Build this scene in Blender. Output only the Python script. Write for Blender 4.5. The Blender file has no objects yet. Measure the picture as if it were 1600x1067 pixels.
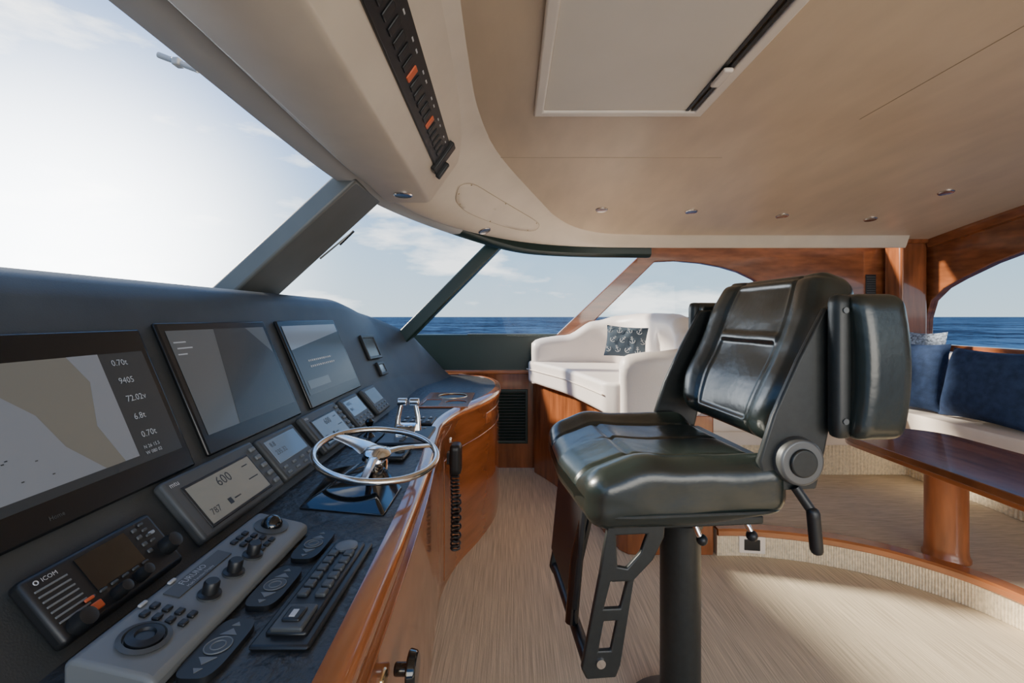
import bpy, bmesh, math, random
from mathutils import Vector, Matrix, noise
from mathutils.geometry import tessellate_polygon
from mathutils.bvhtree import BVHTree
random.seed(7)
S = bpy.context.scene
COL = S.collection
CZ = 1.2; F = 720.0; HY = 495.0; HX = 800.0
def P(px, py, Y):
    return Vector(((px-HX)/F*Y, Y, CZ+(HY-py)/F*Y))

# ------------------------------------------------------------------ materials
def nn(nt, t, **kw):
    n = nt.nodes.new(t)
    for k, v in kw.items(): setattr(n, k, v)
    return n
def mat(name, col, rough=.5, metal=0, spec=.5, coat=0, var=0, vscale=(5,5,5), bump=0, bscale=(200,200,200), emit=None, estr=0, detail=3, bdetail=4):
    m = bpy.data.materials.new(name); m.use_nodes = True
    nt = m.node_tree; b = nt.nodes['Principled BSDF']
    b.inputs['Base Color'].default_value = (*col, 1)
    b.inputs['Roughness'].default_value = rough
    b.inputs['Metallic'].default_value = metal
    b.inputs['Specular IOR Level'].default_value = spec
    b.inputs['Coat Weight'].default_value = coat
    b.inputs['Coat Roughness'].default_value = .06
    if emit:
        b.inputs['Emission Color'].default_value = (*emit, 1); b.inputs['Emission Strength'].default_value = estr
    tc = nn(nt, 'ShaderNodeTexCoord')
    mp = nn(nt, 'ShaderNodeMapping'); mp.inputs['Scale'].default_value = vscale
    nt.links.new(tc.outputs['Object'], mp.inputs['Vector'])
    no = nn(nt, 'ShaderNodeTexNoise'); no.inputs['Scale'].default_value = 1; no.inputs['Detail'].default_value = detail
    nt.links.new(mp.outputs[0], no.inputs['Vector'])
    cr = nn(nt, 'ShaderNodeValToRGB')
    v = var if var else .02
    cr.color_ramp.elements[0].position = .3; cr.color_ramp.elements[1].position = .7
    cr.color_ramp.elements[0].color = (*[max(0, c*(1-v)) for c in col], 1)
    cr.color_ramp.elements[1].color = (*[min(1, c*(1+v)) for c in col], 1)
    nt.links.new(no.outputs['Fac'], cr.inputs['Fac']); nt.links.new(cr.outputs['Color'], b.inputs['Base Color'])
    if bump:
        mp2 = nn(nt, 'ShaderNodeMapping'); mp2.inputs['Scale'].default_value = bscale
        nt.links.new(tc.outputs['Object'], mp2.inputs['Vector'])
        n2 = nn(nt, 'ShaderNodeTexNoise'); n2.inputs['Scale'].default_value = 1; n2.inputs['Detail'].default_value = bdetail
        nt.links.new(mp2.outputs[0], n2.inputs['Vector'])
        bp = nn(nt, 'ShaderNodeBump'); bp.inputs['Strength'].default_value = bump; bp.inputs['Distance'].default_value = .01
        nt.links.new(n2.outputs['Fac'], bp.inputs['Height']); nt.links.new(bp.outputs[0], b.inputs['Normal'])
    return m
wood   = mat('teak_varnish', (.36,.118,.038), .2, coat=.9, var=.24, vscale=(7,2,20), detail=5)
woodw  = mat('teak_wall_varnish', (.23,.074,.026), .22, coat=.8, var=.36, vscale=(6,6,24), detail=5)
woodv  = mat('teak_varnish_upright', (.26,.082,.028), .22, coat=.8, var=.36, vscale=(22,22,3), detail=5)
woodp  = mat('teak_pedestal', (.34,.112,.038), .34, coat=.3, var=.34, vscale=(22,22,3), detail=5)
wooddk = mat('dark_teak', (.24,.088,.034), .20, coat=.4, var=.45, vscale=(20,3,3), detail=5)
ceilm  = mat('headliner_vinyl', (.67,.525,.36), .34, var=.07, vscale=(9,3,3), bump=.04, bscale=(60,20,60))
valm   = mat('soffit_vinyl', (.77,.66,.515), .38, var=.05, vscale=(6,6,6), bump=.04, bscale=(60,60,60))
hatchm = mat('hatch_panel', (.82,.755,.65), .5, var=.02)
hatchf = mat('hatch_frame_plastic', (.87,.78,.67), .35)
carpet = mat('sea_grass_carpet', (.62,.52,.37), .95, spec=.1, var=.27, vscale=(220,4,4), bump=.2, bscale=(340,40,40), detail=5)
carpet2= mat('raised_carpet', (.57,.475,.345), .95, spec=.1, var=.18, vscale=(12,150,12), bump=.25, bscale=(80,340,80), detail=4)
rope   = mat('woven_riser', (.76,.64,.45), .8, var=.2, vscale=(80,80,60), bump=.3)
dashm  = mat('dash_moulding', (.043,.047,.046), .5, var=.15, vscale=(8,8,8), bump=.12, bscale=(350,350,350))
counterm=mat('crinkled_black_counter', (.038,.040,.040), .42, var=.2, vscale=(30,30,30), bump=.55, bscale=(48,36,40))
frame_m= mat('window_frame_dark', (.14,.15,.145), .4, var=.1)
framegr= mat('window_frame_green', (.008,.026,.021), .35)
framelt= mat('window_frame_grey', (.48,.48,.47), .45)
leather= mat('dark_green_leather', (.014,.021,.018), .27, spec=.75, var=.15, vscale=(14,14,14), bump=.09, bscale=(40,40,40), bdetail=9)
black  = mat('black_plastic', (.014,.015,.016), .4, var=.1)
blackgl= mat('black_gloss', (.006,.007,.008), .08, coat=.6)
bezelm = mat('black_bezel_glass', (.010,.011,.012), .25, spec=.35, coat=.1)
blackmt= mat('black_powder_coat', (.018,.021,.020), .38, var=.15, vscale=(60,60,60), bump=.06, bscale=(500,500,500))
greypl = mat('grey_plastic', (.17,.18,.178), .45, var=.08)
greydk = mat('dark_grey_plastic', (.070,.075,.075), .45, var=.08)
greymt = mat('grey_metal', (.14,.145,.145), .38, metal=.6)
chrome = mat('chrome', (.88,.87,.85), .06, metal=1)
satin  = mat('satin_chrome', (.86,.84,.80), .16, metal=1)
brass  = mat('brass', (.72,.58,.36), .2, metal=1)
white  = mat('white_lettering', (.62,.63,.63), .5)
printm = mat('grey_lettering', (.42,.43,.43), .5)
red    = mat('orange_red_plastic', (.70,.13,.04), .4)
cream  = mat('cream_leather', (.82,.74,.68), .40, var=.03, bump=.08, bscale=(160,160,160))
creamd = mat('cream_cushion', (.78,.68,.59), .6, var=.05, bump=.1, bscale=(150,150,150))
navy   = mat('navy_cloth', (.022,.040,.092), .85, spec=.2, var=.25, vscale=(25,25,25), bump=.3, bscale=(200,200,200))
navygr = mat('slate_blue_cloth', (.075,.105,.14), .8, spec=.2, var=.15, bump=.2)
anchw  = mat('anchor_white', (.52,.55,.58), .8)
pattm  = mat('blue_white_weave', (.30,.36,.45), .9, var=.8, vscale=(70,70,70))
screen_dk = mat('glass_screen_dark', (.012,.014,.016), .24, spec=.3, coat=.08, emit=(.10,.115,.13), estr=.18)
screen_mid= mat('screen_grey_area', (.03,.034,.038), .24, spec=.35, coat=.12, emit=(.20,.22,.24), estr=.24)
chart_w = mat('chart_water', (.11,.122,.14), .2, coat=.25, emit=(.38,.42,.48), estr=.21)
chart_l = mat('chart_land', (.10,.10,.09), .2, coat=.25, emit=(.40,.395,.35), estr=.15)
lcd    = mat('lcd_grey', (.13,.14,.13), .2, coat=.4, emit=(.30,.31,.29), estr=.2)
lcdblue= mat('lcd_blue', (.09,.12,.16), .2, coat=.4, emit=(.22,.31,.43), estr=.24)
lcdink = mat('lcd_ink', (.03,.035,.04), .5)
glow   = mat('screen_white_text', (.26,.28,.30), .5, emit=(.7,.74,.80), estr=.15)
lens_m = mat('lamp_lens', (.75,.72,.66), .2, emit=(1,.9,.75), estr=.6)
lensdk = mat('lamp_lens_dark', (.08,.08,.09), .2)
ringm  = mat('lamp_ring', (.70,.66,.62), .25, metal=1)
seamm  = mat('headliner_seam', (.46,.35,.23), .7)

def glass_mat():
    m = bpy.data.materials.new('window_glass'); m.use_nodes = True
    nt = m.node_tree; nt.nodes.clear()
    o = nn(nt, 'ShaderNodeOutputMaterial'); mx = nn(nt, 'ShaderNodeMixShader')
    t = nn(nt, 'ShaderNodeBsdfTransparent'); g = nn(nt, 'ShaderNodeBsdfGlossy')
    t.inputs[0].default_value = (.96,.98,.98,1); g.inputs['Roughness'].default_value = .02
    mx.inputs[0].default_value = .02
    nt.links.new(t.outputs[0], mx.inputs[1]); nt.links.new(g.outputs[0], mx.inputs[2]); nt.links.new(mx.outputs[0], o.inputs[0])
    return m
glass = glass_mat()
def sea_mat():
    m = bpy.data.materials.new('sea_water'); m.use_nodes = True
    nt = m.node_tree; nt.nodes.remove(nt.nodes['Principled BSDF']); o = nt.nodes['Material Output']
    b = nn(nt, 'ShaderNodeBsdfDiffuse'); g = nn(nt, 'ShaderNodeBsdfGlossy'); g.inputs['Roughness'].default_value = .35
    mx = nn(nt, 'ShaderNodeMixShader'); mx.inputs[0].default_value = .03
    tc = nn(nt, 'ShaderNodeTexCoord'); last = None
    for sc, det in ((.20,5),(.040,5),(.008,4)):
        n = nn(nt, 'ShaderNodeTexNoise'); n.inputs['Scale'].default_value = sc; n.inputs['Detail'].default_value = det; n.inputs['Roughness'].default_value = .7
        nt.links.new(tc.outputs['Object'], n.inputs['Vector'])
        if last is None: last = n.outputs['Fac']
        else:
            a = nn(nt, 'ShaderNodeMath', operation='ADD'); nt.links.new(last, a.inputs[0]); nt.links.new(n.outputs['Fac'], a.inputs[1]); last = a.outputs[0]
    dv = nn(nt, 'ShaderNodeMath', operation='DIVIDE'); dv.inputs[1].default_value = 3; nt.links.new(last, dv.inputs[0])
    cr = nn(nt, 'ShaderNodeValToRGB'); cr.color_ramp.elements[0].position = .46; cr.color_ramp.elements[1].position = .55
    cr.color_ramp.elements[0].color = (.002,.009,.028,1); cr.color_ramp.elements[1].color = (.036,.092,.18,1)
    nt.links.new(dv.outputs[0], cr.inputs[0]); nt.links.new(cr.outputs[0], b.inputs['Color'])
    nt.links.new(b.outputs[0], mx.inputs[1]); nt.links.new(g.outputs[0], mx.inputs[2]); nt.links.new(mx.outputs[0], o.inputs[0])
    return m
sea_m = sea_mat()

# ------------------------------------------------------------------ mesh builder
def catmull(pts, n=8):
    pts = [Vector(p) for p in pts]; out = []
    for i in range(len(pts)-1):
        p0 = pts[max(i-1,0)]; p1 = pts[i]; p2 = pts[i+1]; p3 = pts[min(i+2,len(pts)-1)]
        for k in range(n):
            t = k/n
            out.append(.5*((2*p1)+(p2-p0)*t+(2*p0-5*p1+4*p2-p3)*t*t+(3*p1-p0-3*p2+p3)*t**3))
    out.append(pts[-1]); return out
def normals2(path):                                   # right-hand normals of a plan path
    out = []
    for i in range(len(path)):
        d = path[min(i+1,len(path)-1)]-path[max(i-1,0)]
        v = Vector((d.y, -d.x)); out.append(v.normalized())
    return out
def sstep(a, b, x):
    t = max(0, min(1, (x-a)/(b-a))); return t*t*(3-2*t)
def lerp(a, b, t): return a+(b-a)*t
def frame(o, u, v):
    u = Vector(u).normalized(); v = Vector(v).normalized(); n = u.cross(v).normalized()
    return Matrix(((u.x,v.x,n.x,o[0]),(u.y,v.y,n.y,o[1]),(u.z,v.z,n.z,o[2]),(0,0,0,1)))
class MB:
    def __init__(s): s.v = []; s.f = []
    def add(s, vs, fs, M=None):
        o = len(s.v)
        for p in vs:
            p = Vector(p); s.v.append(M @ p if M else p)
        for f in fs: s.f.append([i+o for i in f])
        return s
    def box(s, c, d, M=None, R=None):
        x,y,z = d[0]/2,d[1]/2,d[2]/2
        vs = [Vector((a*x,b*y,e*z)) for a in (-1,1) for b in (-1,1) for e in (-1,1)]
        if R: vs = [R @ p for p in vs]
        vs = [p+Vector(c) for p in vs]
        return s.add(vs, [(0,1,3,2),(4,6,7,5),(0,4,5,1),(2,3,7,6),(0,2,6,4),(1,5,7,3)], M)
    def rgrid(s, c, d, r, n=16, fn=None, M=None):
        h = Vector((d[0]/2,d[1]/2,d[2]/2)); r = min(r, min(h)*.999)
        if isinstance(n, int): n = (n,n,n)
        def ax(k):
            m = n[k]; return [-1+2*i/m for i in range(m+1)]
        for a in range(3):
            b, e = (a+1)%3, (a+2)%3
            A, B = ax(b), ax(e)
            for sg in (-1,1):
                vs = []
                for p in A:
                    for q in B:
                        w = Vector((0,0,0)); w[a] = sg*h[a]; w[b] = p*h[b]; w[e] = q*h[e]
                        inn = Vector([max(-(h[k]-r), min(h[k]-r, w[k])) for k in range(3)])
                        dd = w-inn
                        if dd.length > 1e-9: w = inn+dd.normalized()*r
                        if fn: w = fn(w)
                        vs.append(w+Vector(c))
                nb = len(B); fs = []
                for i in range(len(A)-1):
                    for j in range(nb-1): fs.append((i*nb+j, i*nb+j+1, (i+1)*nb+j+1, (i+1)*nb+j))
                s.add(vs, fs, M)
        return s
    def tube(s, path, r, n=10, M=None, caps=True, closed=False):
        path = [Vector(p) for p in path]; rows = []; prev = None
        m = len(path)
        for i, p in enumerate(path):
            if closed: t = path[(i+1)%m]-path[i-1]
            else: t = path[min(i+1,m-1)]-path[max(i-1,0)]
            t.normalize()
            if prev is None:
                a = Vector((0,0,1)) if abs(t.z) < .9 else Vector((1,0,0))
                u = t.cross(a).normalized()
            else:
                u = (prev-t*prev.dot(t)).normalized()
            prev = u; w = t.cross(u)
            rr = r[i] if isinstance(r, (list,tuple)) else r
            rows.append([p+(u*math.cos(2*math.pi*k/n)+w*math.sin(2*math.pi*k/n))*rr for k in range(n)])
        if closed: rows.append(rows[0])
        return s.loft(rows, ring=True, cap=caps and not closed, M=M)
    def cyl(s, p0, p1, r0, r1=None, n=24, M=None): return s.tube([p0,p1], [r0, r0 if r1 is None else r1], n, M)
    def loft(s, rows, ring=False, cap=False, M=None):
        m = len(rows[0]); vs = [p for r in rows for p in r]; fs = []
        for i in range(len(rows)-1):
            for j in range(m if ring else m-1):
                k = (j+1)%m
                fs.append((i*m+j, i*m+k, (i+1)*m+k, (i+1)*m+j))
        if cap:
            fs.append(tuple(range(m))); fs.append(tuple((len(rows)-1)*m+j for j in range(m)))
        return s.add(vs, fs, M)
    def lathe(s, prof, c=(0,0,0), n=28, M=None):
        rows = []
        for r, z in prof:
            rows.append([Vector((c[0]+r*math.cos(2*math.pi*k/n), c[1]+r*math.sin(2*math.pi*k/n), c[2]+z)) for k in range(n)])
        return s.loft(rows, ring=True, cap=True, M=M)
    def prism(s, poly, a, b, holes=(), to=None, M=None):
        loops = [list(poly)]+[list(h) for h in holes]
        to = to or (lambda x, y, z: Vector((x,y,z)))
        pts = [p for l in loops for p in l]
        tris = tessellate_polygon([[Vector((p[0],p[1],0)) for p in l] for l in loops])
        n = len(pts)
        vs = [to(p[0],p[1],a) for p in pts]+[to(p[0],p[1],b) for p in pts]
        fs = [tuple(t) for t in tris]+[tuple(i+n for i in t) for t in tris]
        o = 0
        for l in loops:
            m = len(l)
            for i in range(m):
                j = (i+1)%m; fs.append((o+i,o+j,o+j+n,o+i+n))
            o += m
        return s.add(vs, fs, M)
    def sphere(s, c, r, sc=(1,1,1), n=16, M=None):
        rows = []
        for i in range(n+1):
            a = math.pi*(i/n); a = min(max(a,.02),math.pi-.02)
            rows.append([Vector((c[0]+sc[0]*r*math.sin(a)*math.cos(2*math.pi*k/n), c[1]+sc[1]*r*math.sin(a)*math.sin(2*math.pi*k/n), c[2]+sc[2]*r*math.cos(a))) for k in range(n)])
        return s.loft(rows, ring=True, cap=True, M=M)
    def torus(s, R, r, M=None, n=48, k=12, c=(0,0,0)):
        path = [Vector((c[0]+R*math.cos(2*math.pi*i/n), c[1]+R*math.sin(2*math.pi*i/n), c[2])) for i in range(n)]
        return s.tube(path, r, k, M, closed=True)
    def text(s, st, size, x, y, z, align='LEFT', M=None):
        cu = bpy.data.curves.new('t','FONT'); cu.body = st; cu.size = size; cu.align_x = align; cu.resolution_u = 2
        ob = bpy.data.objects.new('t', cu); COL.objects.link(ob)
        bpy.context.view_layer.update()
        me = bpy.data.meshes.new_from_object(ob.evaluated_get(bpy.context.evaluated_depsgraph_get()))
        s.add([v.co+Vector((x,y,z)) for v in me.vertices], [tuple(p.vertices) for p in me.polygons], M)
        bpy.data.objects.remove(ob); bpy.data.curves.remove(cu); bpy.data.meshes.remove(me)
        return s
    def build(s, name, m, parent=None, bevel=0, ang=40, seg=3, sub=0):
        me = bpy.data.meshes.new(name); bm = bmesh.new()
        vs = [bm.verts.new(p) for p in s.v]
        for f in s.f:
            try: bm.faces.new([vs[i] for i in f])
            except ValueError: pass
        bmesh.ops.remove_doubles(bm, verts=bm.verts, dist=1e-6)
        bmesh.ops.recalc_face_normals(bm, faces=bm.faces)
        for f in bm.faces: f.smooth = True
        bm.to_mesh(me); bm.free()
        me.set_sharp_from_angle(angle=math.radians(ang))
        me.materials.append(m)
        o = bpy.data.objects.new(name, me); COL.objects.link(o)
        if parent: o.parent = parent
        if bevel:
            md = o.modifiers.new('bevel','BEVEL'); md.width = bevel; md.segments = seg; md.limit_method = 'ANGLE'; md.angle_limit = math.radians(35); md.harden_normals = False
        if sub:
            md = o.modifiers.new('sub','SUBSURF'); md.levels = sub; md.render_levels = sub
        return o
def thing(name, label, cat, M=None, group=None):
    o = bpy.data.objects.new(name, None); COL.objects.link(o); o.empty_display_size = .05
    if M is not None:
        o.matrix_world = M if isinstance(M, Matrix) else Matrix.Translation(Vector(M))
    o['label'] = label; o['category'] = cat
    if group: o['group'] = group
    return o
def tag(o, label, cat, group=None):
    o['label'] = label; o['category'] = cat
    if group: o['group'] = group
    return o
def struct(o): o['kind'] = 'structure'; return o
def pb(name, parent, c, d, m, bevel=.002, R=None): return MB().box(c, d, R=R).build(name, m, parent, bevel)

# ------------------------------------------------------------------ setting
def ceilz(Y): return 1.95 if Y < 1.9 else 1.95-.09*((Y-1.9)/.9)**1.4
MB().box((1.0,1.3,-.025), (4.6,5.0,.05)).build('floor', carpet)['kind'] = 'structure'
# raised platform
edge = catmull([(1.03,2.318),(1.2,2.312),(1.415,2.265),(1.60,2.185),(1.74,2.09),(1.88,1.93),(1.96,1.74),(2.02,1.4),(2.05,.9),(2.05,-.6)], 8)
poly = [tuple(p) for p in edge]+[(3.2,-.6),(3.2,3.7),(1.03,3.7)]
struct(MB().prism(poly, .0, .128).build('floor_raised', carpet2))
en = normals2(edge)
def resample(path, step):
    out = [path[0]]; acc = 0
    for i in range(len(path)-1):
        a, b = path[i], path[i+1]; L = (b-a).length; d = step-acc
        while d <= L:
            out.append(a+(b-a)*(d/L)); d += step
        acc = (acc+L)%step
    return out
rp = resample(edge, .0026); rn = normals2(rp); mb = MB()
mb.loft([[Vector((*(p+n*(.004+.002*math.sin(i*math.pi/2))), z)) for z in (0.001,.112)] for i, (p, n) in enumerate(zip(rp, rn))])
struct(mb.build('baseboard_platform', rope, ang=80))
mb = MB(); prof = [(.0,.105),(.016,.105),(.022,.112),(.022,.132),(.014,.141),(-.05,.141),(-.05,.125)]
mb.loft([[Vector((*(p+n*a), z)) for a, z in prof] for p, n in zip(edge, en)], ring=True, cap=True)
struct(mb.build('trim_1', wood))

# overhead valance following the windshield
lip = catmull([(-.55,-.9),(-.555,.2),(-.56,.8),(-.57,1.3),(-.565,1.7),(-.51,2.12),(-.375,2.52),(-.17,2.86),(.10,3.13),(.45,3.30),(.95,3.36),(1.8,3.37),(2.85,3.37)], 10)
ln = normals2(lip)
rows = []; rows2 = []
for p, n in zip(lip, ln):
    w = lerp(.42, .045, sstep(-.45, .75, p.x))
    r = [(-.0,1.97),(0,1.735),(.004,1.712),(.014,1.702),(.03,1.70)]
    e = p+n*(.03+w); zc = ceilz(e.y)+.002
    for j in range(1, 13):
        t = j/12; f = lerp(t, t*t*(3-2*t), .6)
        r.append((.03+w*t, lerp(1.70, zc, f)))
    rows.append([Vector((*(p+n*a), z)) for a, z in r])
    zb = lerp(1.705, 1.64, sstep(-.5,.2,p.x))
    rows2.append([Vector((*(p-n*a), z)) for a, z in ((.005,1.78),(.005,zb+.02),(.03,zb),(.085,zb),(.10,zb+.02),(.10,1.80))])
vb = MB().loft(rows); VAL = BVHTree.FromPolygons([tuple(p) for p in vb.v], [tuple(f) for f in vb.f])
struct(vb.build('ceiling_valance', valm, ang=60))
k = next(i for i, p in enumerate(lip) if p.x > -.30)
struct(MB().loft(rows2[:k+1], ring=True, cap=True).build('window_header_front', framelt))
k2 = next(i for i, p in enumerate(lip) if p.x > 1.0)
struct(MB().loft(rows2[k:k2+1], ring=True, cap=True).build('window_header_side', framegr))
# headliner
mb = MB(); xs = [-.6+.1*i for i in range(39)]; ys = [-1+.1*i for i in range(48)]
vs = [Vector((x,y,ceilz(y))) for x in xs for y in ys]; fs = []
for i in range(len(xs)-1):
    for j in range(len(ys)-1):
        c = Vector((xs[i]+.05, ys[j]+.05)); k3 = min(range(len(lip)), key=lambda q: (lip[q]-c).length)
        if (c-lip[k3]).dot(ln[k3]) > .0 and c.y < 3.45: fs.append((i*48+j, i*48+j+1, (i+1)*48+j+1, (i+1)*48+j))
struct(mb.add(vs, fs).build('ceiling', ceilm))
struct(MB().box((1.32,.95,1.9497), (.003,1.6,.002)).build('ceiling_seam', seamm))
struct(MB().box((.42,2.13,ceilz(2.13)-.0003), (1.1,.003,.002)).build('ceiling_seam', seamm))

# windshield posts and windows
def bar(p0, p1, wdir, w, th, mb=None):
    mb = mb or MB(); p0 = Vector(p0); p1 = Vector(p1); d = (p1-p0).normalized(); wd = Vector(wdir); wd = (wd-d*wd.dot(d)).normalized(); t = d.cross(wd)
    mb.loft([[p+wd*a*w/2+t*b*th/2 for a, b in ((-1,-1),(1,-1),(1,1),(-1,1))] for p in (p0,p1)], ring=True, cap=True)
    return mb
struct(bar((-1.38,1.87,1.02),(-.60,1.87,1.735),(0,1,0),.32,.075).build('window_post_front', frame_m, bevel=.012))
struct(bar((-.80,3.16,1.0),(-.10,3.22,1.72),(0,1,0),.125,.09).build('window_post_corner', framegr, bevel=.012))
def pane(pts, name): struct(MB().add([Vector(p) for p in pts], [tuple(range(len(pts)))]).build(name, glass))
pane([(-1.40,-.4,1.05),(-1.40,1.72,1.05),(-.64,1.72,1.74),(-.64,-.4,1.74)], 'window_1')
pane([(-1.38,2.02,1.05),(-.82,3.10,1.05),(-.15,3.16,1.72),(-.58,2.02,1.72)], 'window_2')
pane([(-.74,3.26,1.05),(-.1,3.6,1.05),(.36,3.6,1.05),(.96,3.6,1.66),(.2,3.45,1.70),(-.08,3.27,1.72)], 'window_3')

# port (far) wall: dark lower panel, wood upper wall with arched window
YW = 3.60
XZ = lambda x, z, y: Vector((x, y, z))
struct(MB().box((-.2,3.69,.91), (1.3,.06,.30)).build('wall_far_dark', framegr, bevel=.01))
struct(MB().box((-.15,3.69,.38), (1.2,.05,.76)).build('wall_far_lower', woodv))
struct(MB().box((1.85,3.70,.55), (2.7,.06,1.02)).build('wall_far_settee', woodv))
hole = [(.535,1.06),(1.115,1.63),(1.28,1.637),(1.479,1.62),(1.64,1.59),(1.775,1.55),(1.90,1.49),(1.98,1.42),(2.03,1.34),(2.05,1.25),(2.05,1.06)]
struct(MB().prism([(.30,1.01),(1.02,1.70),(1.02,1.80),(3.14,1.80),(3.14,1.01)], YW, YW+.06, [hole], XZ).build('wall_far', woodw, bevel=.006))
struct(MB().prism([(x,z) for x,z in hole], YW+.035, YW+.038, (), XZ).build('window_4', glass))
struct(MB().box((.2,3.66,1.055), (1.1,.08,.02)).build('trim_sill', framegr))
struct(MB().box((-.12,3.65,.765), (.9,.05,.03)).build('trim_2', wood, bevel=.008))
# aft (right) wall with arched opening
YZ = lambda y, z, x: Vector((x, y, z))
arch = [(3.46,1.0),(3.455,1.18),(3.41,1.318),(3.31,1.405),(3.19,1.462),(2.976,1.545),(2.79,1.597),(2.5,1.645),(2.1,1.66),(1.6,1.66),(1.2,1.6),(.95,1.45),(.9,1.2),(.9,1.0)]
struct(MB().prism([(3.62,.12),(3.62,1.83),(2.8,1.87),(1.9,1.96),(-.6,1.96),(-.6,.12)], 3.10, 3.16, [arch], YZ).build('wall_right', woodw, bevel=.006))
struct(MB().prism(arch, 3.13, 3.133, (), YZ).build('window_5', glass))
mb = MB().box((2.98,3.49,.98), (.20,.16,1.68)); mb.box((2.965,3.475,1.775), (.24,.20,.07))
struct(mb.build('trim_corner_post', woodv, bevel=.02))
rows = []
for i in range(14):
    y = lerp(3.4, -.5, i/13); z = ceilz(y)
    rows.append([Vector((x,y,z+dz)) for x, dz in ((3.10,-.06),(3.07,-.055),(3.05,-.02),(3.05,.0),(3.10,.0))])
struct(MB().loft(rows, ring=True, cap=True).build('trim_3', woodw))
# sea
bm = MB(); bm.add([Vector((a*30000,b*30000,-4.2)) for a, b in ((-1,-1),(1,-1),(1,1),(-1,1))], [(0,1,2,3)])
struct(bm.build('sea', sea_m))

# ------------------------------------------------------------------ helm console
front = catmull([(-.215,-.3),(-.217,.3),(-.222,.6),(-.238,1.0),(-.262,1.4),(-.293,1.75),(-.305,1.98),(-.268,2.22),(-.175,2.48),(-.105,2.75),(-.088,3.0),(-.115,3.25),(-.20,3.45),(-.40,3.60)], 8)
fn_ = normals2(front)
con = thing('helm_console', 'long curved helm console with varnished teak front and black top', 'console', (-.5,1.6,0))
O = Vector((-.5,1.6,0))
def off(mb): mb.v = [p-O for p in mb.v]; return mb
prof = [(0,.0),(0,.66),(.006,.69),(.014,.71),(.018,.728),(.014,.745),(.004,.755),(-.022,.757),(-.026,.745)]
mb = MB().loft([[Vector((*(p+n*a), z)) for a, z in prof] for p, n in zip(front, fn_)])
off(mb).build('front_panel', wood, con, ang=60)
top = [tuple(p-n*.022) for p, n in zip(front, fn_)]+[(-.62,3.58),(-.66,2.3),(-.66,-.3)]
off(MB().prism(top, .725, .752)).build('countertop', counterm, con)
# dashboard body
def dash_row(Y):
    base = [(-.575,.745),(-.588,.760),(-.672,.861),(-.684,.878),(-.835,1.235),(-.858,1.268),(-.90,1.288),(-1.05,1.285),(-1.35,1.15),(-1.4,.7)]
    e1 = [(-.58,.745),(-.59,.755),(-.66,.832),(-.67,.845),(-.865,1.17),(-.89,1.20),(-.925,1.218),(-1.03,1.21),(-1.3,1.10),(-1.4,.7)]
    e2 = [(-.50,.745),(-.51,.752),(-.55,.80),(-.558,.812),(-.665,1.03),(-.685,1.06),(-.71,1.085),(-.80,1.08),(-1.0,1.0),(-1.1,.7)]
    e3 = [(-.44,.745),(-.45,.748),(-.47,.756),(-.475,.76),(-.53,.81),(-.545,.83),(-.57,.84),(-.65,.84),(-.8,.8),(-.9,.7)]
    if Y <= 2.2: r = base
    elif Y < 2.85: t = sstep(2.2,2.95,Y)/sstep(2.2,2.95,2.85); r = [(lerp(a,c,t),lerp(b,d,t)) for (a,b),(c,d) in zip(base,e1)]
    elif Y < 3.2: t = (Y-2.85)/.35; t = t*t*.5+t*.5; r = [(lerp(a,c,t),lerp(b,d,t)) for (a,b),(c,d) in zip(e1,e2)]
    else: t = (Y-3.2)/.3; r = [(lerp(a,c,t),lerp(b,d,t)) for (a,b),(c,d) in zip(e2,e3)]
    return [Vector((x,Y,z)) for x, z in r]
ysd = [-.3,.3,.8,1.3,1.8,2.2]+[2.2+.05*i for i in range(1,27)]
off(MB().loft([dash_row(y) for y in ysd], ring=True, cap=True)).build('dashboard', dashm, con, ang=35)
# door leaves on the teak front and a small drawer front
def skin(y0, y1, z0, z1, t, name, m):
    idx = [i for i, p in enumerate(front) if y0 <= p.y <= y1]
    rows = [[Vector((*(front[i]+fn_[i]*a), z)) for a, z in ((-.002,z0),(t,z0),(t,z1),(-.002,z1))] for i in idx]
    return off(MB().loft(rows, ring=True, cap=True)).build(name, m, con, bevel=.002)
skin(.45, 1.98, .06, .64, .005, 'door', wood)
skin(2.56, 3.0, .60, .66, .003, 'drawer', wood)
skin(2.02, 3.25, .03, .56, .0025, 'door', wood)
# door latch
lt = MB().box((-.226,.80,.54), (.014,.036,.085)); off(lt).build('latch_plate', brass, con, bevel=.006)
kn = MB().cyl((-.222,.87,.535),(-.196,.87,.535),.012); kn.cyl((-.196,.87,.535),(-.178,.87,.535),.034,.030); off(kn).build('latch_knob', blackgl, con, bevel=.004)

FV = (-.39,0,.921); LV = (-.64,0,.768)
def fas(Y, v): return frame((-.684-.39*v, Y, .878+.921*v), (0,1,0), FV)
def low(Y, v): return frame((-.588-.64*v, Y, .760+.768*v), (0,1,0), LV)
def ctr(x, Y): return frame((x, Y, .752), (0,1,0), (-1,0,0))

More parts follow.
